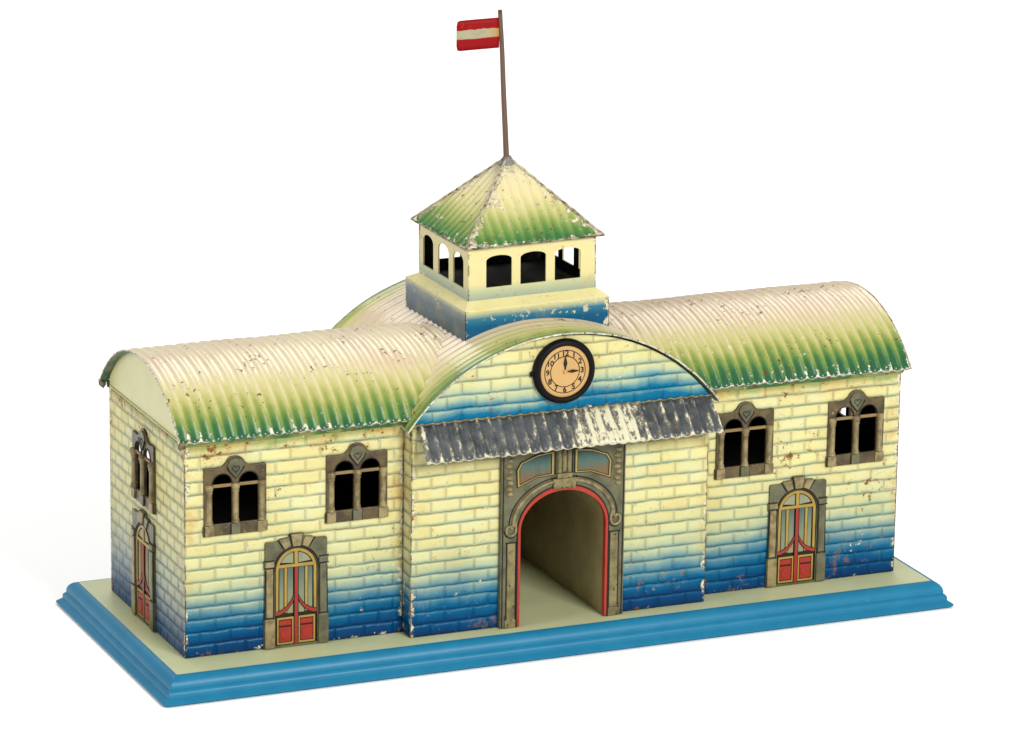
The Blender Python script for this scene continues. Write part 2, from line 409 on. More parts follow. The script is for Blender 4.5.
M_tbs = tower_mat('tower_base_side_greyed_paint', [(14.0, S(88, 112, 124)), (15.3, S(100, 120, 132)), (15.75, S(140, 152, 148)), (15.95, S(216, 214, 164)), (16.05, S(240, 230, 166))], 14.0, 16.1, 0.02, S(214, 208, 176))  # front's blue turned slate: print plus side-on light and sheen put into the colour
M_ledge = tower_mat('tower_ledge_paint', [(0, S(246, 236, 170)), (10, S(246, 236, 170))], 0, 10)

def tower_roof_mat():
    g = G('tower_roof_paint')
    _, u, v = g.uv(); lam = 0.55
    ph = g.math('COSINE', g.mul(u, 2 * PI / lam))
    q = g.add(v, g.mul(g.sub(g.noise(0.5, 2), 0.5), 0.9)); q = g.add(q, g.mul(ph, 0.22))
    c = g.ramp(q, [(0.0, S(58, 118, 60)), (0.5, S(92, 140, 70)), (1.1, S(146, 168, 88)), (1.9, S(206, 204, 132)), (2.8, S(236, 224, 166)), (4.0, S(238, 226, 178)), (4.6, S(206, 196, 164)), (4.9, S(140, 136, 130))], 0, 5.2)
    _, ea, eb = g.uv('EdgeU'); _, ec, ed = g.uv('EdgeV')
    hip = g.mn(ea, eb)
    n1 = g.noise(2.4, 5, 0.7); big = g.noise(0.5, 2, 0.5)
    a = g.add(n1, g.mul(g.ss(hip, 0.9, 0.0), 0.17)); a = g.add(a, g.mul(g.sub(big, 0.5), 0.3)); a = g.add(a, g.mul(g.ss(ec, 0.22, 0.0), 0.14))
    chip = g.ss(a, 0.635, 0.66)
    inner = g.mul(chip, g.ss(g.noise(5.0, 3, 0.6), 0.45, 0.6))
    ru = g.ss(g.add(g.noise(3.8, 3, 0.6), g.mul(g.sub(g.noise(0.6, 2), 0.5), 0.4)), 0.655, 0.69)
    c = g.mix(g.mul(ru, 0.85), c, S(120, 80, 54))
    c = g.mix(chip, c, S(240, 232, 200)); c = g.mix(g.mul(inner, 0.7), c, S(140, 96, 76))
    return g.finish(c, 0.34, 0.3, [(chip, -0.03, 0.6), (g.noise(0.8, 2), 0.25, 0.25)])
M_troof = tower_roof_mat()

def flag_mat():
    g = G('flag_paint'); _, u, v = g.uv()
    q = g.add(v, g.mul(g.sub(g.noise(2.6, 3, 0.6), 0.5), 0.16))
    cr = g.mix(g.ss(u, 1.5, 2.4), S(176, 170, 142), S(190, 150, 84)); cr = g.mix(g.mul(g.ss(g.noise(1.8, 4, 0.6), 0.5, 0.7), 0.5), cr, S(146, 138, 104))
    c = g.mix(g.mul(g.ss(q, 0.57, 0.61), g.ss(q, 1.07, 1.03)), S(150, 8, 16), cr)
    r2 = g.ss(g.noise(2.2, 4, 0.65), 0.66, 0.72); c = g.mix(g.mul(r2, 0.8), c, S(210, 90, 50))
    return g.finish(c, 0.5, 0.1, [(g.noise(1.2, 2), 0.1, 0.3)])
M_flag = flag_mat()

# ---------------------------------------------------------------- setting
def floor_mat():
    g = G('white_paper_sweep')
    return g.finish((0.93, 0.93, 0.925, 1), 0.9, 0.1)
fl = MB()
prof = [(-600, FLOOR), (500, FLOOR)] + [(500 + 120 * math.sin(math.radians(a)), FLOOR + 120 - 120 * math.cos(math.radians(a))) for a in range(10, 91, 10)] + [(620, 420)]
fl.grid([[(x, y, z) for x in (-700, 0, 700)] for y, z in prof], flip=False)
fo = fl.build('floor', floor_mat(), None); fo['kind'] = 'structure'

# ---------------------------------------------------------------- the station
root = bpy.data.objects.new('toy_station', None); col.objects.link(root)
root.location = (0, 0, 0); root.empty_display_size = 0.05
root['label'] = 'worn tinplate toy railway station with clock, flag tower and green barrel roofs on blue base'
root['category'] = 'toy building'

# --- base board
BX = 21.17; BY0 = -2.06; BY1 = D + 1.95
prof = [(0.0, 0.0), (0.10, -0.015), (0.24, -0.07), (0.36, -0.16), (0.46, -0.29), (0.52, -0.45), (0.53, -0.58), (0.52, -0.62),
        (0.57, -0.66), (0.64, -0.72), (0.68, -0.80), (0.69, -0.98), (0.72, -1.01), (0.96, -1.16), (0.99, -1.19), (0.99, -1.25), (0.80, -1.25), (0.80, FLOOR + 0.004)]
def ring(o, z):
    # slightly rounded corners, more on the lower flange
    r = 0.06 + 0.16 * max(0, (o - 0.7) / 0.3); pts = []
    for cx, cy, a0 in ((-1, -1, 180), (1, -1, 270), (1, 1, 0), (-1, 1, 90)):
        X = cx * (BX + o - r); Y = (BY0 - o + r) if cy < 0 else (BY1 + o - r)
        for k in range(5):
            a = math.radians(a0 + 90 * k / 4); pts.append((X + r * math.cos(a), Y + r * math.sin(a), z))
    return pts + [pts[0]]
b = MB()
b.grid([ring(o, z) for o, z in prof], flip=True)
bo = b.build('base_moulding', M_base, root, sharp=28)
b = MB(); b.face(ring(-0.004, 0.0)[:-1]); b.build('base_top', M_deck, root)

# --- walls: sheets with rectangular holes
def panel(mb, origin, du, u0, u1, v0, v1, holes, nrm, m=0, mi=1, th=0.10):
    """sheet in the plane of du and z; uv = (u, z); nrm points outwards"""
    us = sorted({u0, u1} | {h[0] for h in holes} | {h[1] for h in holes}); vs = sorted({v0, v1} | {h[2] for h in holes} | {h[3] for h in holes})
    o = Vector(origin); du = Vector(du); nv = Vector(nrm)
    def P(u, v, k=0.0): return o + du * u + Vector((0, 0, v)) - nv * k
    fwd = du.cross(Vector((0, 0, 1))).dot(nv) > 0
    for a, c in zip(us, us[1:]):
        for e, f in zip(vs, vs[1:]):
            if any(h[0] <= a and c <= h[1] and h[2] <= e and f <= h[3] for h in holes): continue
            uv = [(a, e), (c, e), (c, f), (a, f)]
            pts = [P(*q) for q in uv]; ins = [P(*q, th) for q in uv]
            if fwd: mb.face(pts, uv, m, (u0, u1, v0, v1)); mb.face(ins[::-1], uv[::-1], mi)
            else: mb.face(pts[::-1], uv[::-1], m, (u0, u1, v0, v1)); mb.face(ins, uv, mi)
    for (a, c, e, f) in holes:
        q = [(a, e), (c, e), (c, f), (a, f)]
        for i in range(4):
            p, r = q[i], q[(i + 1) % 4]
            if p[1] <= v0 and r[1] <= v0: continue
            mb.face([P(*p), P(*r), P(*r, th), P(*p, th)], None, mi)

WX = [-17.36, -10.86, 10.86, 17.36]; WZ = 6.34
def whole(x): return (x - 1.25, x + 1.25, WZ + 0.5, WZ + 3.25)
LE = 5.98                                    # centre of the end window and door
for s in (-1, 1):
    w = MB(); a, c = (-W, -BC) if s < 0 else (BC, W)
    panel(w, (0, 0, 0), (1, 0, 0), a, c, 0.045, H, [whole(x) for x in WX if a < x < c], (0, -1, 0))
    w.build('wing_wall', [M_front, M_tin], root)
    e = MB()
    panel(e, (s * W, 0, 0), (0, 1, 0), 0, D, 0.045, H, [(LE - 1.25, LE + 1.25, WZ + 0.5, WZ + 3.25)], (s, 0, 0))
    # small bent ledge between the brick sheet and the gable
    e.tube([(s * (W + 0.0), 0.15, H + 0.02), (s * (W + 0.0), D - 0.15, H + 0.02)], 0.05, m=2, n=6)
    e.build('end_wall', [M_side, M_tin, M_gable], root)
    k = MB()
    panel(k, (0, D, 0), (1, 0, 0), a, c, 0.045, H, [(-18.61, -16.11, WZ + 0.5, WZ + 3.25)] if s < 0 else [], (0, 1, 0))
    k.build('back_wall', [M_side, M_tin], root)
    # gable: the half moon under the roof end
    ys = [YM + (EAVE - 0.32) * math.cos(PI * i / 40) for i in range(41)]
    R2 = Rw - 0.09
    gp = [(y, zcw + math.sqrt(R2 * R2 - (y - YM) ** 2)) for y in ys]
    gp = [(min(max(y, 0.0), D), z) for y, z in gp]
    gm = MB()
    pts = [(s * (W - 0.03), y, z) for y, z in gp] + [(s * (W - 0.03), 0.0, H), (s * (W - 0.03), D, H)]
    gm.face(pts if s < 0 else pts[::-1])
    gm.face([(p[0] - s * 0.08, p[1], p[2]) for p in (pts[::-1] if s < 0 else pts)], m=1)
    gm.build('gable', [M_gable, M_tin], root)

# central block, front (with portal hole) and back, with arched pediments above
YF = -PR; YB = D + PR
AW = 2.42                                     # half width of the passage
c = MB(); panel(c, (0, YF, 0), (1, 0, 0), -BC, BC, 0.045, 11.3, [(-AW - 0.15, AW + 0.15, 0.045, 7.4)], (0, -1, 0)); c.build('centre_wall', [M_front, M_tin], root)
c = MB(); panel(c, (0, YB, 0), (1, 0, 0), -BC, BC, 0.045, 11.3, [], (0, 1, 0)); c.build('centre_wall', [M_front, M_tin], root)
for s in (-1, 1):
    for y0, y1 in ((YF, 0.0), (D, YB)):
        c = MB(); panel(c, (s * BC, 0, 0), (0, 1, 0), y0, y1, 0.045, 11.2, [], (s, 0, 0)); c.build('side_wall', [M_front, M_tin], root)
for y, s in ((YF, 1), (YB, -1)):
    p = MB(); R2 = Rv - 0.13
    xs = [BC - 2 * BC * i / 60 for i in range(61)]
    L = [(x, zcv + math.sqrt(R2 * R2 - x * x)) for x in xs]
    for (xa, za), (xb, zb) in zip(L, L[1:]):
        uv = [(xb, 11.304), (xa, 11.304), (xa, za), (xb, zb)]
        f = [(q[0], y, q[1]) for q in uv]; gI = [(q[0], y + s * 0.1, q[1]) for q in uv]
        p.face(f if s > 0 else f[::-1], uv if s > 0 else uv[::-1], 0); p.face(gI[::-1] if s > 0 else gI, None, 1)
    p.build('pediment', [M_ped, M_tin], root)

# --- passage
p = MB()
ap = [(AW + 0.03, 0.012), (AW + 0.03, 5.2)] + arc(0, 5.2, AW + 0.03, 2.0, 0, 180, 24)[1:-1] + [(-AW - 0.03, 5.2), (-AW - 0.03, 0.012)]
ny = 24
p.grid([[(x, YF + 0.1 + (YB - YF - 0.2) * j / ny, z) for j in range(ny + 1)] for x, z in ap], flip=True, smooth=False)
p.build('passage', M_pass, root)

# --- wing roofs
def wing_roof(s, mat):
    lam = 0.62; amp = 0.085; th = math.asin(EAVE / Rw)
    nx = int((WR - 4.0) / lam * 9); na = 56; P = []; U = []
    for i in range(nx + 1):
        x = s * (WR - (WR - 4.0) * i / nx); r = []; uu = []
        for j in range(na + 1):
            a = -th + 2 * th * j / na
            fade = min(1, abs(abs(x) - WR) / 0.25)
            ph = math.cos(2 * PI * x / lam)
            h = amp * (2 * ((1 + ph) / 2) ** 1.7 - 1) * fade
            h += 0.05 * noise.noise(Vector((x * 0.35, a * 3.0, 3.3))) + 0.02 * noise.noise(Vector((x * 1.3, a * 9.0, 1.7)))
            droop = 0.06 * noise.noise(Vector((x * 0.5, 9.1, 0))) if j in (0, na) else 0
            R_ = Rw + h
            r.append((x + 0.03 * noise.noise(Vector((a * 6, 2.2, s))) * (1 if i == 0 else 0), YM + R_ * math.sin(a), zcw + R_ * math.cos(a) + droop)); uu.append((x, (a + th) * Rw))
        P.append(r); U.append(uu)
    m = MB(); b_ = (-WR, 4.0, 0, 2 * th * Rw) if s < 0 else (-4.0, WR, 0, 2 * th * Rw)
    m.grid(P, U, 0, b_, True, flip=(s < 0))
    o = m.build('wing_roof', [mat, M_under], root)
    sd = o.modifiers.new('thick', 'SOLIDIFY'); sd.thickness = 0.05 * CM; sd.offset = -1; sd.material_offset = 1
    # lip under the eaves
    for ysg, y in ((-1, -0.03), (1, D + 0.03)):
        lp = MB(); xa = s * (WR - 0.30); xb = s * (BC + 0.1); n = 60; rows = []
        for k in range(n + 1):
            x = xa + (xb - xa) * k / n
            rows.append([(x, y + ysg * (0.20 + 0.03 * noise.noise(Vector((x, y, 0)))), H + 0.24), (x, y + ysg * (0.10 + 0.02 * noise.noise(Vector((x * 2, y, 5)))), H + 0.03), (x, y + ysg * 0.005, H - 0.10 + 0.03 * noise.noise(Vector((x * 1.4, y, 9))))])
        lp.grid(rows, [[(q[0], 0.5 - 0.2 * i) for i, q in enumerate(r)] for r in rows], 0, None, True, flip=(s * ysg > 0))
        lp.build('eave_lip', M_lip, o)
    return o
g = G('eave_lip_paint'); n1 = g.noise(1.3, 4, 0.65)
cc = g.mix(g.ss(g.noise(0.5, 2), 0.42, 0.6), S(54, 118, 60), S(150, 158, 80)); cc = g.mix(g.ss(n1, 0.56, 0.66), cc, S(120, 80, 38)); cc = g.mix(g.ss(g.noise(3, 3), 0.66, 0.7), cc, S(230, 222, 180))
M_lip = g.finish(cc, 0.4, 0.3)
roofL = wing_roof(-1, M_roofL); roofR = wing_roof(1, M_roofR)
# bent tabs at the four outer eave corners
def tabs(s, o):
    for ysg in (-1, 1):
        t = MB(); y = YM + ysg * (EAVE - 0.10); x = s * (WR - 0.16)
        P = [(x - 0.22, y + ysg * 0.22, 11.42), (x + 0.2, y + ysg * 0.2, 11.40), (x + 0.20, y + ysg * 0.10, 11.12), (x - 0.05, y - ysg * 0.1, 10.98), (x - 0.25, y + ysg * 0.03, 11.15)]
        P = [(x + (a - x) * 0.72, y + (b - y) * 0.72, 11.25 + (c - 11.25) * 0.8) for a, b, c in P]
        c0 = (x, y - ysg * 0.3, 11.25)
        for i in range(5):
            t.face([P[i], P[(i + 1) % 5], c0]);
        t.face(P)
        t.build('corner_tab', M_tab, o, bevel=0.05)
tabs(-1, roofL)

# --- central vault
def vault():
    lam = 0.62; amp = 0.034; th = math.asin(HV / Rv); y0 = YF - 0.27; y1 = YB + 0.55
    ny_ = int((y1 - y0) / lam * 9); na = 90; P = []; U = []
    for i in range(ny_ + 1):
        y = y0 + (y1 - y0) * i / ny_; r = []; uu = []
        fade = min(1, min(y - y0, y1 - y) / 0.5)
        for j in range(na + 1):
            a = -th + 2 * th * j / na
            R_ = Rv + amp * math.cos(2 * PI * y / lam) * fade + 0.05 * noise.noise(Vector((y * 0.4, a * 4, 8.3)))
            R_ -= 0.17 * max(0, min(1, (y - y0) / 1.8, (YB - 0.3 - y) / 1.8))
            if i == 0: R_ += 0.03 * noise.noise(Vector((a * 14, 1, 1)))
            r.append((0.08 + R_ * math.sin(a), y, zcv + R_ * math.cos(a))); uu.append((y, (a + th) * Rv))
        P.append(r); U.append(uu)
    m = MB(); m.grid(P, U, 0, (y0, y1, 0, 2 * th * Rv), True, flip=False)
    o = m.build('centre_roof', [M_vault, M_under], root)
    sd = o.modifiers.new('thick', 'SOLIDIFY'); sd.thickness = 0.05 * CM; sd.offset = -1; sd.material_offset = 1
    rim = MB(); rim.tube([P[0][j] for j in range(na + 1)], [0.045 + 0.02 * noise.noise(Vector((j * 0.7, 4, 2))) for j in range(na + 1)], n=6)
    rim.build('roof_rim', M_chiped, o)
    return o
vault()
rim = MB()
th = math.asin(EAVE / Rw)
pts = [(-WR - 0.01, YM + Rw * math.sin(-th + 2 * th * j / 60), zcw + Rw * math.cos(-th + 2 * th * j / 60)) for j in range(61)]
rim.tube(pts, [0.035 + 0.015 * noise.noise(Vector((j * 0.8, 4, 2))) for j in range(61)], n=6); rim.build('roof_rim', M_chiped, roofL)
rim = MB(); rim.tube([(-x, y, z) for x, y, z in pts], 0.035, n=6); rim.build('roof_rim', M_chiped, roofR)

# --- awning over the portal
def awning():
    lam = 0.60; amp = 0.068; P = []; U = []; x0, x1 = -8.0, 8.32
    nx = int((x1 - x0) / lam * 10); nv = 8; ln = math.hypot(1.5, 1.6)
    for j in range(nv + 1):
        t = j / nv; r = []; uu = []
        for i in range(nx + 1):
            x = x0 + (x1 - x0) * i / nx
            h = amp * (2 * ((1 + math.cos(2 * PI * x / lam)) / 2) ** 1.5 - 1) + 0.02 * noise.noise(Vector((x * 0.5, t, 4.2)))
            y = YF - 0.06 - 1.5 * t; z = 11.28 - 1.58 * t - 0.10 * math.sin(PI * t) * -0.6
            z += 0.05 * noise.noise(Vector((x * 0.6, 7.7, 0))) * t + (0.015 * noise.noise(Vector((x * 3.1, 2.7, 0))) if j in (0, nv) else 0)
            r.append((x + t * 0.05 * (1 if x > 0 else -1), y - h * 0.72, z + h * 0.70)); uu.append((x, (1 - t) * ln))
        P.append(r); U.append(uu)
    m = MB(); m.grid(P, U, 0, (x0, x1, 0, ln), True, flip=True)
    o = m.build('awning', [M_awn, M_under], root)
    sd = o.modifiers.new('thick', 'SOLIDIFY'); sd.thickness = 0.05 * CM; sd.offset = -1; sd.material_offset = 1
    r1 = MB(); r1.tube(P[-1], [0.022 + 0.015 * noise.noise(Vector((k * 0.5, 4, 2))) for k in range(nx + 1)], n=6); r1.build('awning_rim', M_chiped, o)
    r2 = MB(); r2.tube([(q[0], q[1] + 0.02, q[2] + 0.02) for q in P[0]], 0.045, n=6); r2.build('awning_flange', M_stonel, o)
awning()

# --- windows
def rrect(x0, x1, z0, z1, r=0.06):
    return [(x0, z0), (x1, z0), (x1, z1), (x0, z1)]
def make_window():
    f = MB()
    outer = [(-1.70, 0.0), (1.70, 0.0), (1.70, 0.52), (1.64, 0.56), (1.64, 3.50), (1.58, 3.56), (0.98, 3.50), (0.72, 3.56), (0.52, 3.74), (0.40, 3.92), (0.22, 4.04), (0, 4.08),
             (-0.22, 4.04), (-0.40, 3.92), (-0.52, 3.74), (-0.72, 3.56), (-0.98, 3.50), (-1.58, 3.56), (-1.64, 3.50), (-1.64, 0.56), (-1.70, 0.52)]
    def hole(cx): return [(cx - 0.52, 0.60), (cx + 0.52, 0.60)] + arc(cx, 2.66, 0.52, 0.54, 0, 180, 14)
    f.plate(outer, [hole(-0.70), hole(0.70)], -0.14, 0.02)
    for s in (-1, 1):
        f.tube([(s * 1.66, -0.15, 0.03), (s * 1.66, -0.15, 0.53)], 0.025, m=1, n=10); f.tube([(s * 0.26, -0.20, 0.05), (s * 0.26, -0.14, 0.55)], 0.025, m=1, n=10)
        f.tube([(s * 0.70 + 0.53 * math.cos(a), -0.145, 2.66 + 0.55 * math.sin(a)) for a in [PI * k / 12 for k in range(13)]], 0.028, m=1, n=10)
    fo = f.build('window', [M_stoneb, M_line], root, bevel=0.025)
    for cx in (-1.40, 0, 1.40):
        c = MB()
        c.lathe_z([(0.0, 0.60), (0.215, 0.60), (0.215, 0.68), (0.17, 0.72), (0.20, 0.78), (0.15, 0.84), (0.145, 2.22), (0.20, 2.28), (0.155, 2.34), (0.20, 2.40), (0.215, 2.48), (0.215, 2.66), (0.0, 2.67)], cx, -0.13)
        c.build('colonnette', M_stonel, fo)
        b_ = MB(); b_.box(cx - 0.24, cx + 0.24, -0.24, -0.10, 0.03, 0.57); b_.build('plinth_block', M_stonel if cx else M_stone, fo, bevel=0.03)
    t = MB()
    t.box(-1.24, 1.24, -0.13, -0.01, 2.50, 2.66)
    t.build('transom', M_bar, fo, bevel=0.02)
    cr = MB()
    sh = [(0, 2.92), (0.34, 3.34), (0.42, 3.62), (0.30, 3.86), (0, 3.97), (-0.30, 3.86), (-0.42, 3.62), (-0.34, 3.34)]
    cr.plate(sh, [], -0.21, -0.12, 0)
    cr.tube([(x * 1.03, -0.205, z) for x, z in [(-0.42, 3.52), (-0.34, 3.34), (0, 2.92), (0.34, 3.34), (0.42, 3.52)]], 0.035, m=1, n=6)
    ht = [(0, 3.16)] + [(0.16 * math.sin(t_) ** 3 * 1.2, 3.42 + 0.0125 * (13 * math.cos(t_) - 5 * math.cos(2 * t_) - 2 * math.cos(3 * t_) - math.cos(4 * t_))) for t_ in [PI - 2 * PI * k / 24 for k in range(1, 24)]]
    cr.tube([(x, -0.215, z) for x, z in ht], 0.02, m=1, n=5, closed=True)
    cr.build('crest', [M_stone, M_line], fo)
    return fo
win = make_window()
def place(o, x, y, z, rz=0):
    o.location = (x * CM, y * CM, z * CM); o.rotation_euler = (0, 0, math.radians(rz))
spots = [(x, 0, WZ, 0) for x in WX] + [(-W, LE, WZ, -90), (W, LE, WZ, 90), (-17.36, D, WZ, 180)]
for i, sp in enumerate(spots):
    o = win if i == 0 else copy_tree(win, root)
    place(o, *sp)

# --- doors
def make_door():
    d = MB(); hw = 1.14; zs = 4.12
    outer = [(-1.74, 0.03), (1.74, 0.03), (1.74, 1.62), (1.66, 1.68), (1.66, 4.28), (1.72, 4.34), (1.72, 4.66), (1.66, 4.72), (1.66, 5.62), (1.58, 5.68), (1.0, 5.68), (0.85, 5.80), (0.40, 5.84), (0.34, 6.02), (-0.34, 6.02), (-0.40, 5.84), (-0.85, 5.80), (-1.0, 5.68), (-1.58, 5.68), (-1.66, 5.62), (-1.66, 4.72), (-1.72, 4.66), (-1.72, 4.34), (-1.66, 4.28), (-1.66, 1.68), (-1.74, 1.62)]
    opening = [(-hw, 0.12), (hw, 0.12)] + arc(0, zs, hw, hw, 0, 180, 24)
    d.plate(outer, [opening], -0.13, -0.005)
    L = lambda pts, r: d.tube(pts, r, m=1, n=10)
    for s in (-1, 1):
        for z in (1.66, 4.31, 4.69): L([(s * 1.20, -0.13, z), (s * 1.74, -0.13, z)], 0.03)
        L([(s * 1.21, -0.13, 0.1), (s * 1.21, -0.13, 4.2)], 0.034)
        L([(s * 1.70, -0.13, 0.1), (s * 1.68, -0.13, 1.6), (s * 1.65, -0.13, 4.2)], 0.026)
        for a, c in (((0.23, 5.36), (0.36, 5.98)), ((0.68, 5.24), (1.0, 5.74))): L([(s * a[0], -0.135, a[1]), (s * c[0], -0.135, c[1])], 0.035)
    L([(x * 1.06, -0.13, zs + (z - zs) * 1.06) for x, z in arc(0, zs, hw, hw, 0, 180, 24)], 0.05)
    do = d.build('door', [M_stone, M_line], root, bevel=0.025)
    bk = MB(); bk.plate([(x * 1.02, z) for x, z in opening], [], -0.035, -0.004); bk.build('door_outline', M_line, do)
    for s in (-1, 1):
        p_ = MB(); x0, x1 = (s * 1.26, s * 1.62) if s > 0 else (s * 1.62, s * 1.26)
        p_.box(x0, x1, -0.20, -0.12, 1.70, 4.26); p_.box(x0 - 0.05, x1 + 0.06, -0.22, -0.12, 4.36, 4.64); p_.box(x0 - 0.08, x1 + 0.10, -0.22, -0.12, 0.06, 1.60)
        p_.build('pilaster', M_stonel if s < 0 else M_stone, do, bevel=0.03)
    kb = MB()
    kb.plate([(-0.20, 5.36), (0.20, 5.36), (0.32, 5.98), (-0.32, 5.98)], [], -0.24, -0.12)
    kb.build('keystone', M_stonel, do, bevel=0.03)
    for s in (-1, 1):
        v = MB(); q = [(0.30, 5.37), (0.62, 5.22), (0.92, 5.74), (0.44, 5.80)]
        q = [(s * x, z) for x, z in q]; v.plate(q if s > 0 else q[::-1], [], -0.19, -0.12); v.build('voussoir', M_stonel, do, bevel=0.03)
    # fanlight: golden arch, post and bar with two quarter panes
    fn = MB(); zt = 4.30
    ang = math.degrees(math.asin((zt - zs) / (hw - 0.06)))
    ro, ri = hw - 0.05, hw - 0.20
    jamb = [(ro, 1.75), (ro, zs)] + arc(0, zs, ro, ro, 0, 180, 24)[1:] + [(-ro, 1.75), (-ro + 0.13, 1.75), (-ro + 0.13, zs)] + arc(0, zs, ri, ri, 180, 0, 24) + [(ro - 0.13, 1.75)]
    fn.plate(jamb[::1], [], -0.11, -0.04)
    fn.box(-0.09, 0.09, -0.115, -0.04, zt + 0.1, zs + ri + 0.02); fn.box(-ri - 0.02, ri + 0.02, -0.115, -0.04, zt - 0.06, zt + 0.10)
    fo_ = fn.build('fanlight', M_gold, do, bevel=0.015)
    for s in (-1, 1):
        q = [(s * 0.14, zt + 0.14)] + [(s * x, z) for x, z in arc(0, zs, ri - 0.05, ri - 0.05, 26, 81, 10)]
        pn = MB(); pn.plate(q, [], -0.06, -0.03); pn.build('pane', M_fan, do)
    # leaves
    for s in (-1, 1):
        lf = MB(); bx = lambda a, c, z0, z1, y, m: lf.box(min(s * a, s * c), max(s * a, s * c), y, -0.03, z0, z1, m)
        bx(0.15, 0.45, 1.8, zt - 0.1, -0.055, 1); bx(0.66, 0.88, 1.8, zt - 0.1, -0.055, 1)
        bx(0.49, 0.62, 1.85, zt - 0.09, -0.09, 2)
        # gilt lower frame with red panels
        bx(0.14, 1.02, 0.18, 0.27, -0.10, 2); bx(0.14, 1.02, 1.50, 1.60, -0.10, 2); bx(0.14, 0.21, 0.27, 1.50, -0.10, 2); bx(0.94, 1.02, 0.27, 1.50, -0.10, 2)
        bx(0.26, 0.90, 1.18, 1.44, -0.085, 0); bx(0.26, 0.90, 0.32, 1.08, -0.085, 0)
        cd = MB(); 
        lf.plate([(s * 0.58 + 0.27 * math.cos(2 * PI * k / 20), 0.70 + 0.27 * math.sin(2 * PI * k / 20)) for k in range(20)], [], -0.115, -0.08, 0)
        # stile half and sweeping red curve
        bx(0.0, 0.085, 0.15, zt - 0.08, -0.125, 0)
        cv = [(0.05 + 1.02 * (1 - math.cos(t)) ** 0.85 if t > 0 else 0.05, 3.05 - 1.12 * math.sin(t) ) for t in [PI / 2 * k / 14 for k in range(15)]]
        up = [(s * x, z + 0.02) for x, z in cv]; dn = [(s * x, z - 0.19) for x, z in cv]
        for k in range(14):
            q = [up[k], up[k + 1], dn[k + 1], dn[k]]
            lf.plate(q if s < 0 else q, [], -0.115, -0.05, 0)
        for pth in (up, dn): lf.tube([(x, -0.105, z) for x, z in pth], 0.022, m=3, n=5)
        lf.tube([(s * 0.105, -0.11, 0.15), (s * 0.105, -0.11, zt - 0.08)], 0.022, m=3, n=5)
        lf.build('door_leaf', [M_red, M_pane, M_gold, M_line], do)
    return do
door = make_door()
for i, sp in enumerate([(-14.12, 0, 0, 0), (14.06, 0, 0, 0), (-W, 6.12, 0, -90)]):
    o = door if i == 0 else copy_tree(door, root)
    place(o, *sp)

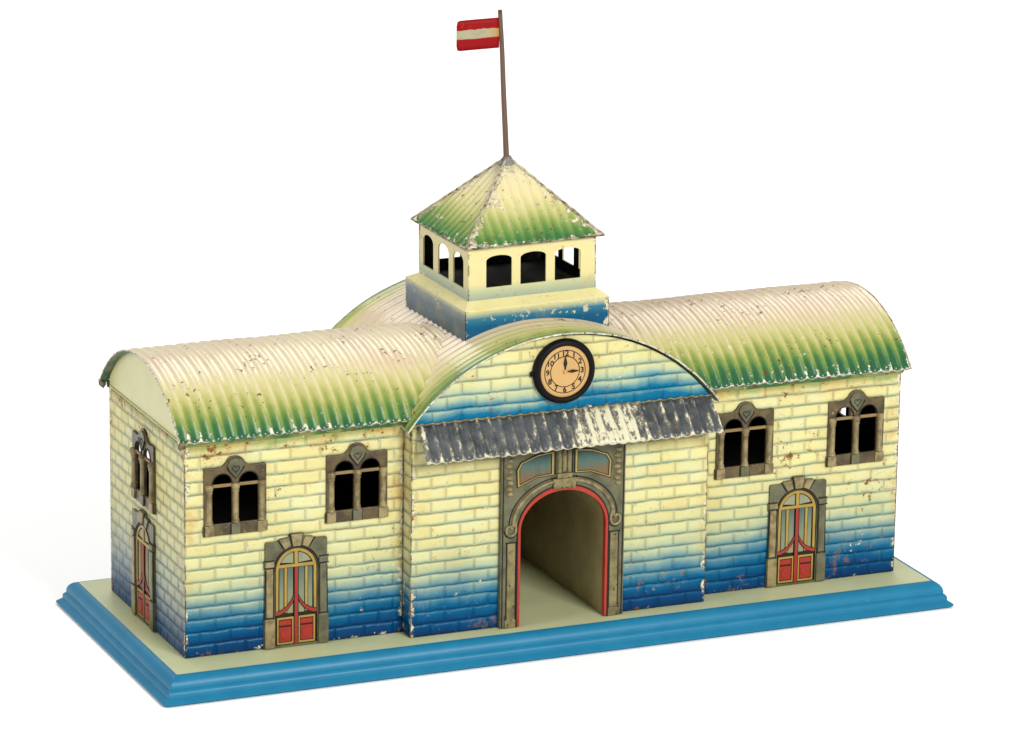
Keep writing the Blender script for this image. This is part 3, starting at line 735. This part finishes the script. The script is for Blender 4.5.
# --- portal
def portal():
    f = MB(); Y = -0.30; aw = AW - 0.02; zs = 5.15; rz = 2.0
    opening = [(-aw, 0.0), (aw, 0.0)] + arc(0, zs, aw, rz, 0, 180, 32)
    outer = [(-3.46, 0.02), (-aw, 0.02)] + arc(0, zs, aw, rz, 180, 0, 32) + [(aw, 0.02), (3.46, 0.02), (3.46, 9.5), (-3.46, 9.5)]
    f.plate(outer, [], Y, 0.02)
    # black printed lines belong to the stone sheet
    wj, wt = 0.15, 0.24
    inn = [(aw - 0.02, 0.05), (aw - 0.02, zs)] + arc(0, zs, aw - 0.02, rz - 0.02, 0, 180, 32)[1:] + [(-aw + 0.02, 0.05)]
    out = [(aw + wj, 0.05), (aw + wj, zs)] + arc(0, zs, aw + wj, rz + wt, 0, 180, 32)[1:] + [(-aw - wj, 0.05)]
    L = lambda pts, r: f.tube(pts, r, m=1, n=10)
    L([(x, Y - 0.01, z) for x, z in out], 0.045)
    L([(3.02 * math.cos(math.radians(a)), Y, zs + 0.35 + 2.36 * math.sin(math.radians(a))) for a in range(0, 181, 4)], 0.035)
    for s in (-1, 1):
        L([(s * (2.92 - 0.36 * math.cos(t)), Y, zs + 0.10 - 0.40 * math.sin(t)) for t in [PI * k / 8 for k in range(9)]], 0.03)
        L([(s * 3.36, Y, 0.1), (s * 3.36, Y, 9.3)], 0.035)
        for x in (2.62, 3.14): L([(s * x, Y, 0.62), (s * x, Y, 4.6)], 0.03)
        for z in (0.62, 4.6, 0.5): L([(s * 2.6, Y, z), (s * 3.2, Y, z)], 0.03)
    for x in (-0.47, 0.47): L([(x, Y, 8.05), (x, Y, 9.3)], 0.035)
    L([(-0.70, Y, 7.80), (0.70, Y, 7.80)], 0.04); L([(0.70, Y, 7.25), (0.70, Y, 7.78)], 0.035)
    fo = f.build('portal', [M_stone, M_line], root, bevel=0.03); fo.location = (0, YF * CM, 0)
    t = MB()
    for k in range(len(inn) - 1):
        q = [inn[k], out[k], out[k + 1], inn[k + 1]]
        t.plate(q, [], Y - 0.035, Y + 0.01)
        a, b_ = inn[k], inn[k + 1]
        t.face([(a[0], Y - 0.035, a[1]), (b_[0], Y - 0.035, b_[1]), (b_[0], 0.0, b_[1]), (a[0], 0.0, a[1])])
    t.build('arch_trim', M_redtrim, fo)
    am = MB(); am.tube([(2.80 * math.cos(math.radians(a)), Y - 0.02, zs + 0.32 + 2.20 * math.sin(math.radians(a))) for a in range(0, 181, 4)], 0.10, n=8)
    am.build('arch_moulding', M_stonel, fo)
    for s in (-1, 1):
        sc_ = MB()
        Z0 = zs + 0.15
        sc_.tube([(s * 2.76, Y - 0.04, Z0 + 0.5), (s * 2.66, Y - 0.05, Z0 + 0.2)] + [(x, Y - 0.05, z) for x, z in [(s * (2.92 - 0.27 * math.cos(t)), Z0 - 0.02 - 0.30 * math.sin(t)) for t in [PI * k / 8 for k in range(9)]]] + [(s * 3.12, Y - 0.05, Z0 + 0.17), (s * 2.96, Y - 0.05, Z0 + 0.22), (s * 2.88, Y - 0.05, Z0 + 0.06)], 0.07, n=8)
        sc_.build('scroll', M_stonel, fo)
        p_ = MB(); p_.box(min(s * 2.66, s * 3.10), max(s * 2.66, s * 3.10), Y - 0.04, Y + 0.05, 0.40, 4.56); p_.box(min(s * 2.60, s * 3.20), max(s * 2.60, s * 3.20), Y - 0.06, Y + 0.05, 0.03, 0.46)
        p_.build('pilaster', M_pil, fo, bevel=0.03)
        # hanging garland
        g_ = MB()
        for k in range(7):
            z = 9.0 - k * 0.30; w_ = 0.20 + 0.05 * (k % 2)
            g_.lathe_z([(0.0, z - 0.15), (w_ * 0.8, z - 0.08), (w_, z), (w_ * 0.7, z + 0.1), (0.0, z + 0.15)], s * 3.02 + 0.05 * (-1) ** k, Y + 0.05, n=10)
        g_.build('garland', M_stonel, fo)
        # framed dark panels
        q = [(0.62, 8.22), (2.62, 7.72), (2.68, 8.6), (2.45, 8.98), (0.62, 9.30)]
        q = [(0.60, 8.02), (1.5, 7.98), (2.58, 7.55), (2.62, 8.45), (2.40, 8.82), (1.5, 9.15), (0.60, 9.25)]
        def shr(k, dy): 
            cx = sum(x for x, z in q) / len(q); cz = sum(z for x, z in q) / len(q)
            return [(s * (cx + (x - cx) * k), cz + (z - cz) * k) for x, z in q]
        p1 = MB(); p1.plate(shr(1.0, 0), [shr(0.90, 0)], Y - 0.06, Y + 0.02, 0); p1.plate(shr(0.895, 0), [], Y - 0.02, Y + 0.02, 1); p1.tube([(x, Y - 0.045, z) for x, z in shr(1.03, 0)], 0.028, m=2, n=5, closed=True); p1.tube([(x, Y - 0.045, z) for x, z in shr(0.88, 0)], 0.022, m=2, n=5, closed=True)
        p1.build('overdoor_panel', [M_gold2, M_ppane, M_line], fo)
    k_ = MB(); k_.plate([(-0.62, 7.25), (0.62, 7.25), (0.66, 7.78), (-0.66, 7.78)], [], Y - 0.16, Y + 0.02); k_.plate([(-0.42, 7.80), (0.42, 7.80), (0.42, 8.05), (-0.42, 8.05)], [], Y - 0.14, Y + 0.02)
    for x in (-0.27, 0, 0.27): k_.lathe_z([(0.0, 8.08), (0.12, 8.08), (0.12, 9.3), (0, 9.3)], x, Y - 0.0, n=8)
    k_.build('keystone', M_pil, fo, bevel=0.03)
M_pil = plain('portal_pilaster_paint', S(148, 136, 92), S(106, 98, 66), rough=0.4, sc1=1.4, bump=0.4, f=1.0, chips=(0.60, S(46, 38, 26)))
M_gold2 = plain('portal_gilt_print', S(176, 150, 78), S(140, 122, 74), rough=0.4)
portal()

# --- clock
def clock():
    cx, cz, y0 = -0.06, 13.42, YF
    m = MB()
    m.lathe_y([(1.66, y0 + 0.02), (1.70, y0 - 0.10), (1.70, y0 - 0.22), (1.66, y0 - 0.33), (1.58, y0 - 0.41), (1.48, y0 - 0.44), (1.39, y0 - 0.42), (1.36, y0 - 0.36), (1.36, y0 - 0.28), (0.0, y0 - 0.28)], cx, cz)
    m.lathe_z([(0, cz - 0.16), (0.1, cz - 0.14), (0.1, cz + 0.1), (0, cz + 0.12)], cx - 1.74, y0 - 0.12, n=8)
    co = m.build('clock', M_blackp, root)
    d = MB(); d.lathe_y([(1.355, y0 - 0.29), (1.345, y0 - 0.305), (1.27, y0 - 0.312), (0.0, y0 - 0.318)], cx, cz)
    yd = y0 - 0.325
    for r in (1.12, 0.80): d.tube([(cx + r * math.sin(2 * PI * k / 72), yd + 0.005, cz + r * math.cos(2 * PI * k / 72)) for k in range(72)], 0.022, m=1, n=5, closed=True)
    dg = bpy.context.evaluated_depsgraph_get()
    nm = d
    for h in range(1, 13):
        cu = bpy.data.curves.new('t', 'FONT'); cu.body = str(h); cu.size = 0.40; cu.align_x = 'CENTER'; cu.align_y = 'CENTER'; cu.extrude = 0.004; cu.offset = 0.011; cu.resolution_u = 3
        ob = bpy.data.objects.new('t', cu); col.objects.link(ob)
        dg = bpy.context.evaluated_depsgraph_get(); dg.update()
        me = bpy.data.meshes.new_from_object(ob.evaluated_get(dg))
        a = 2 * PI * h / 12; px = cx + 0.955 * math.sin(a); pz = cz + 0.955 * math.cos(a)
        for p_ in me.polygons:
            nm.face([(px + me.vertices[i].co.x, yd - me.vertices[i].co.z, pz + me.vertices[i].co.y) for i in p_.vertices], m=1)
        bpy.data.objects.remove(ob); bpy.data.curves.remove(cu); bpy.data.meshes.remove(me)
    d.build('dial', [M_dial, M_ink], co)
    def hand(name, ang, ln, w_):
        h = MB(); a = math.radians(ang)
        sh = [(-w_ * 0.25, 0.12), (w_ * 0.25, 0.12), (w_ * 0.45, 0.25), (w_, ln * 0.5), (w_ * 0.35, ln * 0.85), (0, ln), (-w_ * 0.35, ln * 0.85), (-w_, ln * 0.5), (-w_ * 0.45, 0.25)]
        q = [(cx + x * math.cos(a) + z * math.sin(a), cz - x * math.sin(a) + z * math.cos(a)) for x, z in sh]
        h.plate(q, [], yd - 0.05, yd - 0.02); h.build(name, M_ink, co)
    hand('minute_hand', 0, 0.84, 0.10); hand('hour_hand', 90, 0.78, 0.085)
    hb = MB(); hb.lathe_y([(0.10, yd - 0.02), (0.10, yd - 0.07), (0.05, yd - 0.09), (0.0, yd - 0.09)], cx, cz, n=16); hb.build('hub', M_dial, co)
clock()

# --- tower
TY = 6.395; C0 = Vector((0, TY, 14.427)); tr, tyw = math.radians(-0.666), math.radians(1.177)
def T(p):
    d = p - C0
    d = Vector((d.x * math.cos(tyw) - d.y * math.sin(tyw), d.x * math.sin(tyw) + d.y * math.cos(tyw), d.z))
    return C0 + Vector((d.x * math.cos(tr) + d.z * math.sin(tr), d.y, -d.x * math.sin(tr) + d.z * math.cos(tr)))
tx, td = 4.07, 3.90; ux, ud = 3.60, 3.22; z0, z1, z2, z3 = 13.2, 16.0, 16.32, 19.16
t = MB()
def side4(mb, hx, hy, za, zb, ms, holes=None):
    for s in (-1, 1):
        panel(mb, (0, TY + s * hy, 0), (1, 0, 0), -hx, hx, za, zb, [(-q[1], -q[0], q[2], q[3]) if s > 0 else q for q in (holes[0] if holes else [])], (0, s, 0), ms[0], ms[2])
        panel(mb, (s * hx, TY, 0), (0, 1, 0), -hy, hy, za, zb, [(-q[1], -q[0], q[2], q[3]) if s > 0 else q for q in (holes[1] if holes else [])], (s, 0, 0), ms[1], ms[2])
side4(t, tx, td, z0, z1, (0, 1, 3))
for k in range(4):
    def cor(hx, hy, z): return [(-hx, TY - hy, z), (hx, TY - hy, z), (hx, TY + hy, z), (-hx, TY + hy, z)]
    a, b_ = cor(tx, td, z1), cor(ux, ud, z2 + 0.02)
    t.face([a[k], a[(k + 1) % 4], b_[(k + 1) % 4], b_[k]], m=2)
t.face(cor(ux - 0.1, ud - 0.1, z2 + 0.05), m=3)
tb = t.build('tower_base', [M_tb, M_tbs, M_ledge, M_tin], root, T=T, bevel=0.03)

# upper walls: openings with low arched heads cut from plates
def archwin(x0, x1, za, zsp, zt):
    return [(x0, za), (x1, za), (x1, zsp)] + arc((x0 + x1) / 2, zsp, (x1 - x0) / 2, zt - zsp, 0, 180, 12)[1:-1] + [(x0, zsp)]
up = MB()
fw = [archwin(a, b_, 16.95, 18.36, 18.62) for a, b_ in ((-2.60, -1.16), (-0.68, 0.76), (1.26, 2.72))]
sw = [archwin(a, b_, 16.88, 18.25, 18.62) for a, b_ in ((-2.64, -1.30), (-0.66, 0.70), (1.26, 2.60))]
def wallplate(mb, outline, holes, half, M_):
    loops = [outline] + holes; flat = [p for l in loops for p in l]
    tri = tessellate_polygon([[Vector((p[0], p[1], 0)) for p in l] for l in loops])
    for q in tri:
        a, b_, c_ = [flat[k] for k in q]
        ar = (b_[0] - a[0]) * (c_[1] - a[1]) - (b_[1] - a[1]) * (c_[0] - a[0])
        if abs(ar) < 1e-9: continue
        q = (a, b_, c_) if ar > 0 else (a, c_, b_)
        mb.face([M_(u, 0, v) for u, v in q], list(q), 0, (-half, half, z2 - 9, z3 + 9)); mb.face([M_(u, 0.08, v) for u, v in q[::-1]], None, 1)
    for l in holes:
        for i in range(len(l)):
            a, b_ = l[i], l[(i + 1) % len(l)]
            mb.face([M_(a[0], 0, a[1]), M_(b_[0], 0, b_[1]), M_(b_[0], 0.08, b_[1]), M_(a[0], 0.08, a[1])], [a, b_, b_, a], 0, (-half, half, z2 - 9, z3 + 9))
rf = [(-ux, z2), (ux, z2), (ux, z3), (-ux, z3)]; rs = [(-ud, z2), (ud, z2), (ud, z3), (-ud, z3)]
wallplate(up, rf, fw, ux, lambda u, k, v: (u, TY - ud + k, v))
wallplate(up, rf, fw, ux, lambda u, k, v: (-u, TY + ud - k, v))
wallplate(up, rs, sw, ud, lambda u, k, v: (-ux + k, TY - u, v))
wallplate(up, rs, sw, ud, lambda u, k, v: (ux - k, TY + u, v))
up.build('tower_wall', [M_tw, M_tin], root, T=T)

# tower roof
ro = 0.30; hx, hy, ZAP = ux + ro, ud + ro, 22.93
r = MB(); lam = 0.55
for face in range(4):
    half, dep = (hx, hy) if face % 2 == 0 else (hy, hx)
    sl = math.hypot(dep, ZAP - z3); nx = int(2 * half / lam * 8); nv = 20; P = []; U = []
    nrm = Vector((0, -(ZAP - z3), dep)).normalized()
    E0 = []; 
    for i in range(nx + 1):
        x = -half + 2 * half * i / nx; tm = 1 - abs(x) / half; rw = []; uu = []
        for j in range(nv + 1):
            t_ = tm * j / nv
            p = Vector((x, -dep * (1 - t_), z3 + (ZAP - z3) * t_))
            hipd = (tm - t_) * half
            h = 0.045 * math.cos(2 * PI * x / lam) * min(1, hipd / 0.4) + 0.05 * noise.noise(Vector((x * 0.6, t_ * 4, face * 5.1))) * min(1, hipd)
            h -= 0.05 * math.sin(PI * t_)
            p = p + nrm * h
            for _ in range(face): p = Vector((-p.y, p.x, p.z))
            rw.append((p.x, p.y + TY, p.z)); uu.append((x, t_ * sl)); E0.append((hipd, t_))
        P.append(rw); U.append(uu)
    i0 = len(r.f); r.grid(P, U, 0, (-half, half, 0, 99), True, flip=True)
ro_ = r.build('tower_roof', [M_troof, M_under], root, T=T)
# distance to the hip line instead of to the sheet's side
me = ro_.data; le = me.uv_layers['EdgeU']; lu = me.uv_layers['UVMap']
for p in me.polygons:
    fx = max(abs(me.vertices[i].co.x) for i in p.vertices)
    n_ = p.normal; half = hx if abs(n_.y) > abs(n_.x) else hy; dep = hy if half == hx else hx
    sl = math.hypot(dep, ZAP - z3)
    for li in p.loop_indices:
        u, v = lu.data[li].uv; d = half * (1 - v / sl) - abs(u); le.data[li].uv = (d, d)
sd = ro_.modifiers.new('thick', 'SOLIDIFY'); sd.thickness = 0.05 * CM; sd.offset = -1; sd.material_offset = 1
M_erim = plain('worn_eave_edge', S(60, 50, 38), S(214, 204, 168), rough=0.5, sc1=2.4, bump=0.4, chips=(0.58, S(52, 42, 32)), f=0.85)
hp = MB()
for sx, sy in ((-1, -1), (1, -1), (1, 1), (-1, 1)):
    a = Vector((sx * hx, TY + sy * hy, z3)); b_ = Vector((0, TY, ZAP)); n = 40
    hp.tube([a.lerp(b_, k / n) + Vector((0.03 * noise.noise(Vector((k * 0.4, sx, sy))), 0, 0.03 * noise.noise(Vector((k * 0.5, sx, sy + 5))))) for k in range(n + 1)], [0.07 + 0.06 * noise.noise(Vector((k * 0.6, sx * 3, sy * 2))) for k in range(n + 1)], n=6)
hp.build('hip_seam', M_lead, ro_, T=T)
ev = MB(); cs = [(-hx, TY - hy, z3), (hx, TY - hy, z3), (hx, TY + hy, z3), (-hx, TY + hy, z3)]
pth = []
for k in range(4):
    a, b_ = Vector(cs[k]), Vector(cs[(k + 1) % 4])
    pth += [a.lerp(b_, q / 40) + Vector((0, 0, 0.02 * noise.noise(Vector((q * 0.4, k, 2))))) for q in range(40)]
ev.tube(pth, 0.05, n=6, closed=True); ev.build('eave_rim', M_erim, ro_, T=T)
cp = MB(); cp.lathe_z([(0.46, ZAP - 0.36), (0.33, ZAP - 0.20), (0.24, ZAP - 0.05), (0.20, ZAP + 0.02), (0.0, ZAP + 0.04)], 0.0, TY, n=12)
M_cap = plain('lead_grey_cap', S(150, 148, 146), S(106, 100, 96), rough=0.45, sc1=2.2, bump=0.6, chips=(0.62, S(216, 206, 170)), f=1.0)
cp.build('finial_cap', M_cap, ro_, T=T)

# --- flagpole and flag
p = MB(); pb, pt = Vector((-0.13, TY, 22.6)), Vector((-0.60, TY, 30.62))
L = [pb.lerp(pt, k / 20) + Vector((0.012 * math.sin(k * 0.55), 0, 0)) * (k / 20) for k in range(21)]
p.tube(L, [0.155 - 0.002 * k for k in range(21)], n=14)
po = p.build('flagpole', M_pole, root)
f = MB(); P = []; U = []
for i in range(13):
    u = 2.36 * i / 12; rw = []; uu = []
    for j in range(7):
        v = 1.58 * j / 6
        y = TY + 0.02 * math.sin(u * 1.6) * (2.4 - u) / 2.4 * 2
        rr = 0.05 if (i == 0 and j in (0, 6)) else 0
        rw.append((-3.0 + u + rr, y, 28.66 + v - 0.02 * (2.4 - u) + (rr if j == 0 else -rr if j == 6 else 0))); uu.append((u, v))
    P.append(rw); U.append(uu)
f.grid(P, U, 0, None, True, flip=True)
fl_ = f.build('flag', M_flag, po)
sd = fl_.modifiers.new('thick', 'SOLIDIFY'); sd.thickness = 0.025 * CM; sd.offset = 0

# ---------------------------------------------------------------- camera, light, render
cam = bpy.data.cameras.new('camera'); co = bpy.data.objects.new('camera', cam); col.objects.link(co)
R = Vector((0.91184196, -0.41003786, 0.02032732)); U_ = Vector((0.10067619, 0.27133635, 0.95720473)); B = Vector((-0.39800572, -0.87077296, 0.28869692))
mw = Matrix(((R.x, U_.x, B.x, -0.9327898528), (R.y, U_.y, B.y, -2.1107039987), (R.z, U_.z, B.z, 0.7770489248), (0, 0, 0, 1)))
co.matrix_world = mw
cam.sensor_width = 36; cam.lens = 4692.866 * 36 / 1024; cam.shift_x = -98.166 / 1024; cam.shift_y = 99.669 / 1024
cam.clip_start = 0.05; cam.clip_end = 100
sc.camera = co

w = bpy.data.worlds.new('World'); sc.world = w; w.use_nodes = True
bg = w.node_tree.nodes['Background']; bg.inputs[0].default_value = (1, 0.99, 0.97, 1); bg.inputs[1].default_value = 0.48
def area(name, loc, tgt, size, power, colr=(1, 1, 1)):
    l = bpy.data.lights.new(name, 'AREA'); l.shape = 'RECTANGLE'; l.size = size[0]; l.size_y = size[1]; l.energy = power; l.color = colr
    o = bpy.data.objects.new(name, l); col.objects.link(o); o.location = loc
    o.rotation_euler = (Vector(tgt) - Vector(loc)).to_track_quat('-Z', 'Y').to_euler()
area('softbox_key', (0.45, -2.6, 1.55), (0, 0.05, 0.08), (0.9, 0.7), 96, (1, 0.985, 0.95))
area('softbox_fill', (-2.6, -0.3, 1.7), (0, 0.05, 0.1), (1.2, 1.2), 34, (0.97, 0.985, 1))
area('softbox_top', (0.2, 2.2, 2.6), (0, 1.2, 0), (2.0, 2.0), 60)
sc.render.engine = 'CYCLES'
sc.view_settings.view_transform = 'Standard'; sc.view_settings.look = 'None'; sc.view_settings.exposure = 0; sc.view_settings.gamma = 1
sc.render.resolution_x = 1024; sc.render.resolution_y = 731
